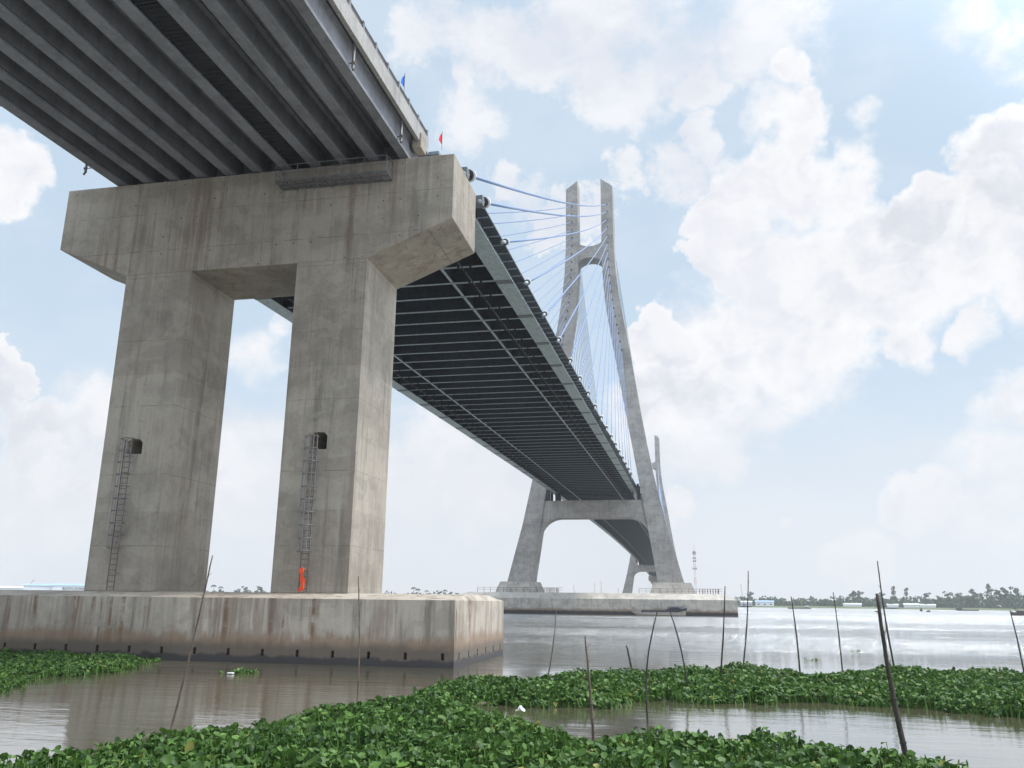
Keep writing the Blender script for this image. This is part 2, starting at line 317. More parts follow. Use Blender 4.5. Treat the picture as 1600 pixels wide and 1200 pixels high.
o=mb.build('far_riverbank','bank'); o['kind']='structure'
# ------------------------------------------------------------------ anchor pier
A,B_,C_=14.08,8.56,3.79; YH=2.84; ZT,Z1,Z2,ZB=31.01,26.53,24.23,3.67
def pile_cap(x1,y1,zedge,ztop,ry,rx,slots,mname,parent,x0=None,slotz=(.36,.71)):
    """flat-topped cap with sloping shoulders; the sides carry rows of weep slots"""
    x0=-x1 if x0 is None else x0
    mb=MB(); sp=2.0
    xs=[x0+1.0+sp*k for k in range(int((x1-x0-1)/sp)+1) if x0+1.0+sp*k<x1-.5]; ysl=[-y1+1.0+sp*k for k in range(int((2*y1-1)/sp)+1) if -y1+1+sp*k<y1-.5]
    hx=[(x-.09,x+.09,*slotz) for x in xs]; hy=[(y-.09,y+.09,*slotz) for y in ysl]
    plate_with_holes(mb,lambda u,z,d:(u,-y1+d,z),x0,x1,-2,zedge,hx,.35,1)
    plate_with_holes(mb,lambda u,z,d:(u,y1-d,z),x0,x1,-2,zedge,hx,.35,1)
    plate_with_holes(mb,lambda u,z,d:(x1-d,u,z),-y1,y1,-2,zedge,hy,.35,1)
    plate_with_holes(mb,lambda u,z,d:(x0+d,u,z),-y1,y1,-2,zedge,hy,.35,1)
    a=[(x0,-y1,zedge),(x1,-y1,zedge),(x1,y1,zedge),(x0,y1,zedge)]; b=[(x0+rx,-ry,ztop),(x1-rx,-ry,ztop),(x1-rx,ry,ztop),(x0+rx,ry,ztop)]
    mb.add(a+b,[(0,1,5,4),(1,2,6,5),(2,3,7,6),(3,0,4,7),(4,5,6,7)])
    return build_plain(mb,'pile_cap',mname,parent)
pier=thing('bridge_pier','huge weathered concrete anchor pier, nearest to the viewer, with two columns and hammerhead crosshead','bridge pier',(0,0,0),'concrete piers of the bridge')
mb=MB(); mb.prism([(-A,Z1),(-B_+.0,Z2),(B_,Z2),(A,Z1),(A,ZT),(-A,ZT)],'y',-YH,YH); ch=mb.build('crosshead','conc',pier,.05)
def column(x0,x1,hole):
    mb=MB(); y0,y1=-YH+.03,YH-.03; z0,z1=ZB,Z2
    mb.add([(x0,y0,z0),(x1,y0,z0),(x1,y1,z0),(x0,y1,z0),(x0,y0,z1),(x1,y0,z1),(x1,y1,z1),(x0,y1,z1)],[(1,2,6,5),(2,3,7,6),(3,0,4,7)])
    a,b,c,d=hole; k=.22
    H=[(a,c),(b,c),(b,d-k),(b-k,d),(a+k,d),(a,d-k)]
    F=lambda p,dd=0:(p[0],y0+dd,p[1]); mx=(a+b)/2
    mb.add([F(p) for p in [(x0,z0),(mx,z0),(mx,c),(a,c),(a,d-k),(a+k,d),(mx,d),(mx,z1),(x0,z1)]],[tuple(range(9))])
    mb.add([F(p) for p in [(mx,z0),(x1,z0),(x1,z1),(mx,z1),(mx,d),(b-k,d),(b,d-k),(b,c),(mx,c)]],[tuple(range(9))])
    n=len(H); mb.add([F(p) for p in H]+[F(p,4.5) for p in H],[(i,(i+1)%n,n+(i+1)%n,n+i) for i in range(n)]+[tuple(range(n,2*n))])
    return build_plain(mb,'column','column',pier)
column(-B_,-C_,(-6.85,-5.78,12.05,13.0)); column(C_,B_,(5.62,6.68,12.05,13.1))
pc=pile_cap(15.8,5.93,3.34,3.67,2.6,.35,True,'cap',pier)
for x in (-9.5,-3,3,9.5): mb=MB(); mb.box(x-.35,x+.35,.8,1.5,31.0,31.04); mb.build('bearing_pad','black',pier)
def ladder(cx,zt,zb,name_label,cagebot,grp='caged steel ladders'):
    t=thing('caged_ladder',name_label,'ladder',(cx,-YH,zb),grp)
    H=zt-zb; w=.24; y=-.28
    for s in (-1,1): mb=MB(); mb.tube([(s*w,y,0),(s*w,y,H)],.032,5); mb.build('side_rail','rustys',t)
    for i in range(int(H/.33)): mb=MB(); mb.tube([(-w,y,.2+i*.33),(w,y,.2+i*.33)],.02,4); mb.build('rung','rustys',t)
    mb=MB(); k=int((H-cagebot)/.75)
    for i in range(k+1):
        zz=cagebot+i*.75
        mb.tube([(math.cos(R(a))*.43,y-.12+math.sin(R(a))*.42,zz) for a in range(-205,26,23)],.028,4)
    for a in (-160,-125,-90,-55,-20): mb.tube([(math.cos(R(a))*.43,y-.12+math.sin(R(a))*.42,cagebot+q) for q in (0,k*.75)],.025,4)
    for i in range(4): mb.tube([(-w,y,1+i*2.4),(-w,.02,1+i*2.4)],.02,4); mb.tube([(w,y,1+i*2.4),(w,.02,1+i*2.4)],.02,4)
    mb.build('safety_cage','galv',t)
    t.rotation_euler=(0,0,0); return t
ladder(-6.55,12.95,3.70,'rusty caged ladder climbing to the opening in the left column',2.5)
ladder(5.93,13.0,3.70,'caged ladder on the right column, with orange cloth hanging at its foot',2.3)
# orange cloth
mb=MB(); N=26; q=6; vs=[]; fs=[]; rc=random.Random(8)
for i in range(N+1):
    u=i/N; cx_=.16*math.sin(u*5.2)+.22*(u-.5); wd=.10+.09*abs(math.sin(u*8.3+.6))+rc.uniform(-.015,.03)
    for j in range(q): v=j/(q-1)*2-1; vs.append((cx_+v*wd+rc.uniform(-.012,.012),.05*math.sin(v*5+u*9)+rc.uniform(-.015,.015),1.45*u+.04*math.sin(v*3+u*14)))
for i in range(N):
    for j in range(q-1): fs.append((i*q+j,i*q+j+1,i*q+q+j+1,i*q+q+j))
mb.add(vs,fs); o=mb.build('orange_cloth','orange'); sm_=o.modifiers.new('t','SOLIDIFY'); sm_.thickness=.012; o.location=(5.95,-YH-.52,3.74); o.scale=(.72,.8,.9)
tag(o,'bright orange cloth hanging on the foot of the ladder','cloth')
# platform
t=thing('inspection_platform','steel mesh work platform with railings hung on the face of the crosshead','platform',(2.4,-YH,29.5))
mb=MB(); L=7.6; W=1.25
for y in (-.06,-W/2,-W): mb.box(0,L,y-.04,y+.04,-.06,.06)
for i in range(13): mb.box(i*L/12-.03,i*L/12+.03,-W+.04,-.1,-.05,.05)
for i in range(60): mb.box(i*L/60,i*L/60+.03,-W+.04,-.1,.055,.075)
mb.build('floor_grating','galv',t)
mb=MB()
for i in range(6):
    x=i*L/5; mb.tube([(x,-W,0),(x,-W,1.15)],.028,5)
for zz in (.55,1.12): mb.tube([(0,-W,zz),(L,-W,zz)],.025,5); 
for x in (0,L):
    for zz in (.55,1.12): mb.tube([(x,-W,zz),(x,-.03,zz)],.025,5)
    mb.tube([(x,-.06,-.1),(x,-.06,1.5)],.03,5); mb.tube([(x,-W/2,0),(x,-W/2,1.12)],.02,5)
mb.build('railing','galv',t)
# ------------------------------------------------------------------ approach deck
ap=thing('approach_deck','concrete girder viaduct overhead at upper left, with parapet and railing','bridge deck',(0,-42,0))
ap.location=(0,0,0)
S=.029; zA=lambda y:31.15+S*(y+2.84)
Y0,Y1=-84,-.35
sec=[(-.31,0),(.31,0),(.31,.20),(.16,.42),(.16,1.48),(.36,1.62),(.36,1.74),(-.36,1.74),(-.36,1.62),(-.16,1.48),(-.16,.42),(-.31,.20)]
for k in range(11):
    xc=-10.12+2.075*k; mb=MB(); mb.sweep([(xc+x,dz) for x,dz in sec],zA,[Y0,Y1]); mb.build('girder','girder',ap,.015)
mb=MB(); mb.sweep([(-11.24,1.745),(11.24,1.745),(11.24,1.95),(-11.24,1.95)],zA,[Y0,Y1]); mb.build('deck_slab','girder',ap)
for x in range(10):
    x0=-10.12+2.075*x+.165
    for yy in (-1.2,): mb=MB(); mb.hexa([(x0,yy,zA(yy)+.4),(x0+1.744,yy,zA(yy)+.4),(x0+1.744,yy+.3,zA(yy)+.4),(x0,yy+.3,zA(yy)+.4)]+[(x0,yy,zA(yy)+1.73),(x0+1.744,yy,zA(yy)+1.73),(x0+1.744,yy+.3,zA(yy)+1.73),(x0,yy+.3,zA(yy)+1.73)]); mb.build('diaphragm','girder',ap)
mb=MB(); xl=-10.12+2.075*6+.325; rnd=random.Random(3)
yy=Y1-.5
while yy>-40:
    l=2.6; w_=rnd.uniform(-.02,.05)
    mb.hexa([(xl-.02,yy-l,zA(yy)+.28),(xl+1.2+w_,yy-l,zA(yy)+.28),(xl+1.40+w_,yy-.02,zA(yy)+.28),(xl-.02,yy-.02,zA(yy)+.28)]+[(xl-.02,yy-l,zA(yy)+.36),(xl+1.2+w_,yy-l,zA(yy)+.36),(xl+1.40+w_,yy-.02,zA(yy)+.36),(xl-.02,yy-.02,zA(yy)+.36)])
    for q in range(8): 
        y_=yy-l+q*.33+.05; mb.box(xl,xl+1.2,y_,y_+.10,zA(yy)+.22+rnd.uniform(-.03,.03),zA(yy)+.27)
    yy-=l
mb.build('formwork_planks','form',ap)
def parapet(s):
    mb=MB(); y=Y1; L=3.0
    while y>Y0:
        y2=max(Y0,y-L+.02); x0,x1=(11.245,11.5) if s>0 else (-11.5,-11.245)
        mb.sweep([(x0,1.38),(x1,1.38),(x1,2.55),(x0,2.55)],zA,[y2,y]); y-=L
    mb.build('parapet','parapet',ap,.012)
    y=Y1-.2
    while y>Y0:
        xx=s*11.37; zz=zA(y)+2.56
        mb=MB(); mb.hexa([(xx-.14,y-.13,zz),(xx+.10,y-.13,zz),(xx+.10,y+.13,zz),(xx-.14,y+.13,zz),(xx-.07,y-.09,zz+.56),(xx+.10,y-.09,zz+.56),(xx+.10,y+.09,zz+.56),(xx-.07,y+.09,zz+.56)])
        mb.box(xx-.16,xx+.12,y-.16,y+.16,zz-.008,zz+.03); mb.build('railing_post','galv',ap)
        y-=1.95
    for dz in (2.78,3.0): mb=MB(); mb.tube([(s*11.36,Y1,zA(Y1)+dz),(s*11.36,Y0,zA(Y0)+dz)],.08,8); mb.build('railing_pipe','galv',ap,smooth=True)
    for y in (-4.9,-12.7,-20.6,-28.5):
        mb=MB(); zt=zA(y)
        mb.tube([(s*11.18,y,zt+1.7),(s*11.18,y,zt-.05),(s*11.24,y-.06,zt-.22)],.085,10); dp=mb.build('drain_pipe','galv',ap,smooth=True)
        mb=MB(); mb.tube([(s*11.18,y,zt+.25),(s*10.3,y,zt+.25)],.03,5); mb.tube([(s*11.18,y,zt+.25),(s*11.3,y,zt+.25)],.1,8); mb.build('pipe_bracket','rustys',dp)
parapet(1); parapet(-1)
mb=MB(); mb.box(11.0,11.62,-2.3,-1.2,32.05,33.1); mb.build('end_block','conc',ap,.03)
def flag(x,y,z,m,label):
    t=thing('flag',label,'flag',(x,y,z),'small flags on the bridge railing')
    mb=MB(); mb.tube([(0,0,0),(0,0,1.45)],.018,5); mb.build('flag_pole','galv',t)
    mb=MB(); N=6
    vs=[];fs=[]
    for i in range(N+1):
        u=i/N; hh=1.0*(1-u)**.8+.02
        for s in (0,1): vs.append((-.20*u,.06*math.sin(u*7)-.1*u,1.42-(1.0-hh)*.55-hh*s-.12*u))
    for i in range(N): fs.append((2*i,2*i+2,2*i+3,2*i+1))
    mb.add(vs,fs); o=mb.build('flag_cloth',m,t); so_=o.modifiers.new('thick','SOLIDIFY'); so_.thickness=.008
flag(11.38,-5.3,34.10,'blue','small blue flag on the railing of the near viaduct')
flag(11.7,2.0,34.30,'red','small red and white flag at the end of the parapet above the pier')
# ------------------------------------------------------------------ main steel deck
YE=870.
def zD(y): return 31.06+.03224*y-.00003706*y*y
md=thing('steel_bridge_deck','long dark steel girder deck with cross beams, carried by the stay cables over the river','bridge deck',(0,0,0))
ys=list(np.arange(.4,210,6))+list(np.arange(210,YE-.3,15))+[YE-.4]
for s in (-1,1):
    xw=s*12.15; xv=s*11.95
    mb=MB(); mb.sweep([(xw-.8,0),(xw+.8,0),(xw+.8,.06),(xw-.8,.06)],zD,ys); gf=mb.build('girder_flange','flange',md)
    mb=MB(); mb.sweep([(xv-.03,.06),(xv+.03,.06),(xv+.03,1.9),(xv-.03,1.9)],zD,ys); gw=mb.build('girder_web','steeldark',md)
    if s>0:
        y=9.2; k=0; rest=MB()
        while y<420:
            q=MB() if k<100 else rest; zz=zD(y); q.box(xv+.03,xv+.14,y-.02,y+.02,zz+.062,zz+1.97); q.box(xv+.141,xv+1.0,y-.015,y+.015,zz+1.86,zz+1.985)
            if k<100: q.build('web_stiffener','steel',gw)
            y+=1.975; k+=1
        rest.build('web_stiffeners','steel',gw)['kind']='stuff'
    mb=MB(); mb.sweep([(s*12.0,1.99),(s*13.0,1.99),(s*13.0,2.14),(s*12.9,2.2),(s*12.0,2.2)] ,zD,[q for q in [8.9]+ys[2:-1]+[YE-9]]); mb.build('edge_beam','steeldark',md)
    for k in range(18):
        y=21.2+10.6*k; zz=zD(y)
        mb=MB(); mb.box(xw-.78,xw+.78,y-.5,y+.5,zz-.03,zz-.003); mb.build('splice_plate','splice',gf)
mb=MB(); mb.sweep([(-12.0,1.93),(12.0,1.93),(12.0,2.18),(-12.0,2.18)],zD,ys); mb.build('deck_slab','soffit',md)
for s in (-1,1):
    x=s*7.15; mb=MB(); mb.sweep([(x-.14,.30),(x+.14,.30),(x+.14,.33),(x-.14,.33)],zD,ys); st=mb.build('stringer_flange','flange',md)
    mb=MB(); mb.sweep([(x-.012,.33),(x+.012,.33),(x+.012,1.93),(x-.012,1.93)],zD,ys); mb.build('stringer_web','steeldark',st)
by=[5.7+3.94*k for k in range(219) if 5.7+3.94*k<YE-2]
def beam(mb,mf,y):
    z=zD(y); mf.box(-11.34,11.34,y-.17,y+.17,z+.24,z+.275); mb.box(-12.1,12.1,y-.012,y+.012,z+.276,z+1.92)
for i,y in enumerate(by[:98]):
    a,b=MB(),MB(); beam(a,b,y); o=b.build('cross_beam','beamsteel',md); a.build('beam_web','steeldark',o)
a,b=MB(),MB()
for y in by[98:]: beam(a,b,y)
o=b.build('cross_beams','beamsteel',md); o['kind']='stuff'; a.build('beam_webs','steeldark',o)
def hanger(s):
    for k,y in enumerate(by[2:52]):
        z=zD(y); mb=MB(); x=s*9.4
        for dx in (-.55,.55):
            mb.box(x+dx-.04,x+dx+.04,y-.22,y-.17,z-.28,z+.26); mb.box(x+dx-.10,x+dx+.10,y-.26,y-.17,z+.10,z+.22)
        mb.box(x-.6,x+.6,y-.24,y-.18,z-.32,z-.25); mb.box(x-.2,x+.2,y-.3,y-.12,z-.25,z-.16)
        mb.build('pipe_hanger','black',md)
    mb=MB(); mb.sweep([(s*9.4-.05,-.22),(s*9.4+.05,-.22),(s*9.4+.05,-.12),(s*9.4-.05,-.12)],zD,[q for q in ys if q<206]); mb.build('service_pipe','steeldark',md)
hanger(1); hanger(-1)
for s in (-1,1):
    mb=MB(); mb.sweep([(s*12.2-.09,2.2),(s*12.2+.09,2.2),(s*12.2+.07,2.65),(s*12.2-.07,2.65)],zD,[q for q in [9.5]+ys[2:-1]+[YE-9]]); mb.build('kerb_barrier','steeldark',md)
# ------------------------------------------------------------------ towers
OUT=[(138,7.75),(117,7.9),(108,8.35),(100,9.15),(90,10.7),(82,12.05),(61,15.1),(53,16.3),(41,18.5),(26,21.8),(9.2,26.3)]
INN=[(141,3.9),(110,3.9),(102,4.35),(95,5.0),(82,7.0),(61,10.4),(41,13.7),(26,16.1),(9.2,18.7)]
def itp(T,z):
    for (a,p),(b,q) in zip(T,T[1:]):
        if z>=b: return p+(q-p)*(a-min(z,a))/(a-b) if a!=b else p
    return T[-1][1]
xo=lambda z:itp(OUT,z); xi=lambda z:itp(INN,z)
def make_tower(label):
    t=thing('bridge_tower',label,'bridge tower',(0,210,0),'cable towers of the bridge')
    D0=lambda z:-4+ .0*z; D1=lambda z:4-1.4*(z-9)/130
    for s in (-1,1):
        zs=[9.2,15,20,26,33,41,51,61,72,82,90,95,100,104,108,112,117,128,138]
        mb=MB(); vs=[];n=len(zs)
        for z in zs: vs+=[(s*xi(z),D0(z),z),(s*xo(z),D0(z),z),(s*xo(z),D1(z),z),(s*xi(z),D1(z),z)]
        vs+=[(s*3.9,D0(141),141),(s*3.9,D1(141),141)]
        fs=[(3,2,1,0)]
        for i in range(n-1):
            for j in range(4): fs.append((i*4+j,i*4+(j+1)%4,i*4+4+(j+1)%4,i*4+4+j))
        k=4*(n-1); a=len(vs)-2; fs+=[(k,k+1,a),(k+3,a+1,k+2),(k+1,k+2,a+1,a),(k,a,a+1,k+3)]
        mb.add(vs,fs); lg=mb.build('tower_leg','tower',t,.06)
        zz=131.6
        for i in range(19):
            xm=s*(xi(zz)+xo(zz))/2; 
            for yy in (D0(zz)-.05,D1(zz)-.1): mb=MB(); mb.box(xm-.22,xm+.22,yy,yy+.15,zz-.35,zz+.3); mb.build('cable_opening','black',lg)
            zz-=2.83
        mb=MB(); mb.tube([(s*6.2,0,139),(s*6.2,0,141.2)],.05,4)
        for a in range(0,180,36): mb.tube([(s*6.2-math.cos(R(a))*.8,0,140.6-math.sin(R(a))*.8),(s*6.2+math.cos(R(a))*.8,0,140.6+math.sin(R(a))*.8)],.045,4)
        mb.build('lightning_rod','galv',lg)
        mb=MB(); mb.hexa([(s*q[0],q[1],q[2]) for q in [(16.3,-5.8,6.0),(29.6,-5.8,6.0),(29.6,5.8,6.0),(16.3,5.8,6.0),(17.5,-5,9.2),(28.3,-5,9.2),(28.3,5,9.2),(17.5,5,9.2)]]); mb.build('pedestal','towercap',t,.05)
    up=[]
    for i in range(9):
        u=-1+2*i/8; up.append((u*4.1,118.4-1.4*(1-u*u)))
    lo=[(u*4.2,110.6+2.5*(1-u*u)**.6) for u in [1-2*i/12 for i in range(13)]]
    mb=MB(); mb.prism(up+lo,'y',-3.6,2.4); mb.build('upper_crossbeam','tower',t)
    arc=[(10.3+6.55*math.cos(R(q)),21.6+6.7*math.sin(R(q))) for q in range(0,91,10)]
    poly=[(-15.4,33.5),(15.4,33.5),(16.3,28),(17.6,21.6)]+arc+[(-x,z) for x,z in arc[::-1]]+[(-17.6,21.6),(-16.3,28)]
    mb=MB(); mb.prism(poly,'y',-3.45,3.0); mb.build('lower_crossbeam','tower',t)
    for x in (-11.2,11.2): mb=MB(); mb.box(x-.8,x+.8,-1.2,1.0,33.5,36.0); mb.build('bearing','steeldark',t)
    for x in (-13.6,13.6):
        mb=MB()
        for y in (-3.2,2.2): mb.box(x-.35,x+.35,y,y+.8,33.5,38.4)
        mb.box(x-.3,x+.3,-2.5,2.25,37.3,37.8); mb.build('lateral_stop','steeldark',t)
    cp=pile_cap(40.5,13.5,4.4,6.05,10,4.,True,'towercap',t,slotz=(.62,1.0))
    return t
tw=make_tower('nearer concrete cable tower with splayed legs, standing on its wide pile cap')
tw2=copy_tree(tw); tw2.location=(0,660,0); tw2['label']='distant concrete cable tower, its twin tips peeping out right of the nearer tower'
p2=copy_tree(pier); p2.location=(0,870,0); p2.rotation_euler=(0,0,0); p2['label']='far anchor pier seen below the deck between the legs of the far tower'
for i in range(6):
    q=copy_tree(pier); y=911+41*i; q.location=(0,y,-1.25*(i+1)); q['label']='viaduct pier %s beyond the far anchor pier'%['first','second','third','fourth','fifth','sixth'][i]
zF=lambda y:31.15-.03*(y-872)
fd=thing('far_approach_deck','distant viaduct deck running ashore behind the far anchor pier','bridge deck',(0,0,0))
mb=MB()
for k in range(11): mb.sweep([(-10.12+2.075*k+x,dz) for x,dz in sec],zF,[870.6,1160])
mb.build('girders','girder',fd); mb=MB(); mb.sweep([(-11.5,1.745),(11.5,1.745),(11.5,2.6),(-11.5,2.6)],zF,[870.6,1160]); mb.build('deck_slab','parapet',fd)
# ------------------------------------------------------------------ stay cables
ORD=['first','second','third','fourth','fifth','sixth','seventh','eighth','ninth','tenth','eleventh','twelfth','thirteenth','fourteenth','fifteenth','sixteenth','seventeenth','eighteenth','nineteenth']
side=[3.3,7.9]+[16.0+10.45*k for k in range(17)]
def cable(yd,yt,zt,s,label):
    xt=s*(xi(zt)+xo(zt))/2; xd=s*13.25
    A0=Vector((xd,yd,zD(yd)+1.7)); B0=Vector((xt,yt,zt)); Lh=abs(yt-yd); sag=1.45*(Lh/200)**2
    N=14 if Lh>90 else 8
    def p(t): v=A0.lerp(B0,t); v.z-=sag*4*t*(1-t); return v
    rr=.125 if yd<12 else (.105 if yd<60 else .08)
    mb=MB(); mb.tube([p(i/N) for i in range(N+1)],rr,7 if yd<120 else 5); c=mb.build('stay_cable','cable',smooth=True)
    tag(c,label,'stay cable','stay cables of the bridge')
    d=(p(.02)-p(0)).normalized(); q0=A0-d*1.2
    mb=MB(); mb.tube([q0,A0+d*.75],.17,10); mb.build('guide_pipe','steel',c,smooth=True)
    f_=1.3 if yd<12 else .85
    mb=MB(); mb.tube([A0+d*.95,A0+d*1.18],.36*f_,16); mb.build('damper_collar','white',c)
    mb=MB(); mb.tube([A0+d*.45,A0+d*.949],.25*f_,12);mb.tube([A0+d*.30,A0+d*.449],.33*f_,12);mb.tube([A0+d*1.181,A0+d*1.22],.27*f_,14); mb.build('damper_core','black',c)
    if yd<16:
        x0,x1=sorted((s*12.3,s*13.5)); mb=MB(); mb.box(x0,x1,yd-.9,yd-.25,zD(yd)+1.1,zD(yd)+1.85); mb.build('anchor_bracket','splice',c,.03)
for s,sn in ((1,'right'),(-1,'left')):
    for i in range(19):
        zt=131.6-2.83*i
        y1=side[i]; ym=435-2.5-10.9*i-1.0
        cable(y1,206.1,zt,s,'pale blue stay cable, %s from the anchor pier, %s edge of near side span'%(ORD[i],sn))
        cable(ym,212.9,zt,s,'stay cable at %s edge of main span, %s from mid river, near tower'%(sn,ORD[i]))
        cable(870-ym,656.1,zt,s,'stay cable at %s edge of main span, %s from mid river, far tower'%(sn,ORD[i]))
        cable(870-y1,663,zt,s,'stay cable at %s edge of far side span, %s from far anchor pier'%(sn,ORD[i]))
# railings on the tower pile cap
def caprail(x0,x1,dense,label):
    t=thing('guard_railing',label,'railing',((x0+x1)/2,201,6.05),'railings on the tower pile cap'); h=(x1-x0)/2
    mb=MB(); x=-h
    while x<=h+.01: mb.box(x-.05,x+.05,-.05,.05,0,1.35); x+=2
    mb.build('posts','rustys',t)
    mb=MB(); mb.box(-h,h,-.035,.035,1.3,1.38); mb.box(-h,h,-.03,.03,.68,.74); mb.build('rails','rustys',t)
    mb=MB(); x=dense[0]-(x0+x1)/2
    while x<dense[1]-(x0+x1)/2: mb.box(x-.07,x+.07,.3,.42,0,1.45); mb.box(x-.07,x+.07,3,3.12,0,1.5); x+=.75
    mb.build('stacked_frames','rustys',t)
caprail(-34.3,-8.6,(-14,-9.5),'steel guard railing round the left pedestal of the near tower')
caprail(13.5,36.6,(30.5,36.4),'steel guard railing with stacked frames by the right pedestal of the near tower')
# ------------------------------------------------------------------ water hyacinth
def inpoly(px,py,poly):
    c=np.zeros(len(px),bool); n=len(poly); j=n-1
    for i in range(n):
        xi_,yi=poly[i]; xj,yj=poly[j]
        c^=((yi>py)!=(yj>py))&(px<(xj-xi_)*(py-yi)/((yj-yi) if yj!=yi else 1e-9)+xi_); j=i
    return c
rng=np.random.default_rng(5)
def hfield(x,y):
    return .5+.25*np.sin(x*1.7+1.3*np.sin(y*.9))+.2*np.sin(y*2.3+x*.6+2)+.12*np.sin(x*4.1-y*3.3)+.10*np.sin(x*9+y*7)
def weeds(poly,dens,label,hmax=.42,spiky=0.):
    P=np.array(poly); x0,y0=P.min(0)-.3; x1,y1=P.max(0)+.3
    n=int((x1-x0)*(y1-y0)*dens); x=rng.uniform(x0,x1,n); y=rng.uniform(y0,y1,n)
    jx=.35*np.sin(y*2.9)+.18*np.sin(y*7.1+x); jy=.35*np.sin(x*2.3)+.18*np.sin(x*6.7+y)
    k=inpoly(x+jx*.8,y+jy*.8,poly); x,y=x[k],y[k]; n=len(x)
    # distance to the outline -> lower at the rim
    d=np.full(n,9.)
    for a,b in zip(P,np.roll(P,-1,0)):
        ab=b-a; L=(ab**2).sum()+1e-9; t=np.clip(((x-a[0])*ab[0]+(y-a[1])*ab[1])/L,0,1); d=np.minimum(d,np.hypot(x-a[0]-t*ab[0],y-a[1]-t*ab[1]))
    edge=np.clip(.35+d/1.0,0,1)
    top=hmax*(.45+.75*hfield(x,y))*edge
    lay=rng.random(n)**.55
    z=np.maximum(.04,top*(.25+.8*lay)+rng.normal(0,.03,n))
    r=rng.uniform(.045,.092,n)*(1+.35*(rng.random(n)<.06))
    az=rng.uniform(0,2*np.pi,n); tilt=np.abs(rng.normal(0,.80,n))+.10
    nx,ny,nz=np.sin(tilt)*np.cos(az),np.sin(tilt)*np.sin(az),np.cos(tilt)
    # basis
    ux,uy,uz=np.cos(tilt)*np.cos(az),np.cos(tilt)*np.sin(az),-np.sin(tilt)
    vx,vy=-np.sin(az),np.cos(az)
    K=7; V=np.zeros((n,K+1,3)); long=rng.uniform(.85,1.25,n); 
    narrow=(rng.random(n)<spiky); long=np.where(narrow,1.5,long); wid=np.where(narrow,.28,rng.uniform(.8,1.05,n))
    cup=rng.uniform(-.10,.38,n)*r
    V[:,0]=np.stack([x-nx*cup,y-ny*cup,z-nz*cup],1)
    for j in range(K):
        a=2*np.pi*j/K; e=1+.12*np.cos(3*a)+rng.normal(0,.06,n)
        cu,cv=np.cos(a)*r*long*e,np.sin(a)*r*wid*e
        fold=np.abs(np.sin(a))*r*rng.uniform(-.05,.35,n)
        V[:,j+1]=np.stack([x+ux*cu+vx*cv+nx*fold,y+uy*cu+vy*cv+ny*fold,z+uz*cu+nz*fold],1)
    # stalk: thin blade from the leaf base to the mat
    bx=x-ux*r*.9*long; by_=y-uy*r*.9*long; bz=z-uz*r*.9
    S_=np.zeros((n,4,3)); sw=.012
    S_[:,0]=np.stack([bx-sw*vx,by_-sw*vy,bz],1); S_[:,1]=np.stack([bx+sw*vx,by_+sw*vy,bz],1)
    gx=bx-ux*.10+rng.normal(0,.03,n); gy=by_-uy*.10+rng.normal(0,.03,n)
    S_[:,2]=np.stack([gx+sw*1.5*vx,gy+sw*1.5*vy,0*gx-.02],1); S_[:,3]=np.stack([gx-sw*1.5*vx,gy-sw*1.5*vy,0*gx-.02],1)
    allv=np.concatenate([V.reshape(-1,3),S_.reshape(-1,3)]).astype('f4')
    base=np.arange(n)[:,None]*(K+1)
    tri=np.stack([np.concatenate([base,base+1+j,base+1+(j+1)%K],1) for j in range(K)],1).reshape(-1,3)
    q=n*(K+1)+np.arange(n)[:,None]*4+np.arange(4)[None]
    t2=np.concatenate([q[:,[0,1,2]],q[:,[0,2,3]]])
    T=np.concatenate([tri,t2]).astype('i4')
    me=bpy.data.meshes.new('water_hyacinth'); me.vertices.add(len(allv)); me.vertices.foreach_set('co',allv.ravel())
    me.loops.add(T.size); me.loops.foreach_set('vertex_index',T.ravel()); me.polygons.add(len(T)); me.polygons.foreach_set('loop_start',np.arange(0,T.size,3,dtype='i4'))
    me.update(calc_edges=True)
    tint=np.clip(rng.beta(1.25,1.6,n)+.15*(hfield(x*.5,y*.5)-.5)+np.where(narrow,.25,0),0,1); tv=np.concatenate([np.repeat(tint,K+1),np.repeat(tint*.6+.3,4)]).astype('f4')
    at=me.attributes.new('tint','FLOAT','POINT'); at.data.foreach_set('value',tv)
    me.materials.append(M['hya']); me.shade_smooth(); o=bpy.data.objects.new('water_hyacinth',me); C.objects.link(o)
    tag(o,label,'water plants',None,'stuff')
    return o
def matting(poly,label):
    mb=MB(); P=np.array(poly); x0,y0=P.min(0); x1,y1=P.max(0); st=.4
    X,Y=np.meshgrid(np.arange(x0,x1,st),np.arange(y0,y1,st)); k=np.all([inpoly(X.ravel()+a,Y.ravel()+b,poly) for a in (-.5,.5) for b in (-.6,.6)],0)
    nx_=X.shape[1]
    for idx in np.nonzero(k)[0]:
        x,y=X.ravel()[idx],Y.ravel()[idx]; r=.26; h=.05
        mb.add([(x-r,y-r,-.03),(x+r,y-r,-.03),(x+r,y+r,-.03),(x-r,y+r,-.03),(x+.03*math.sin(idx),y+.03*math.cos(idx),h)],[(0,1,4),(1,2,4),(2,3,4),(3,0,4)])
    o=build_plain(mb,'weed_roots','mat'); tag(o,label,'water plants',None,'stuff')
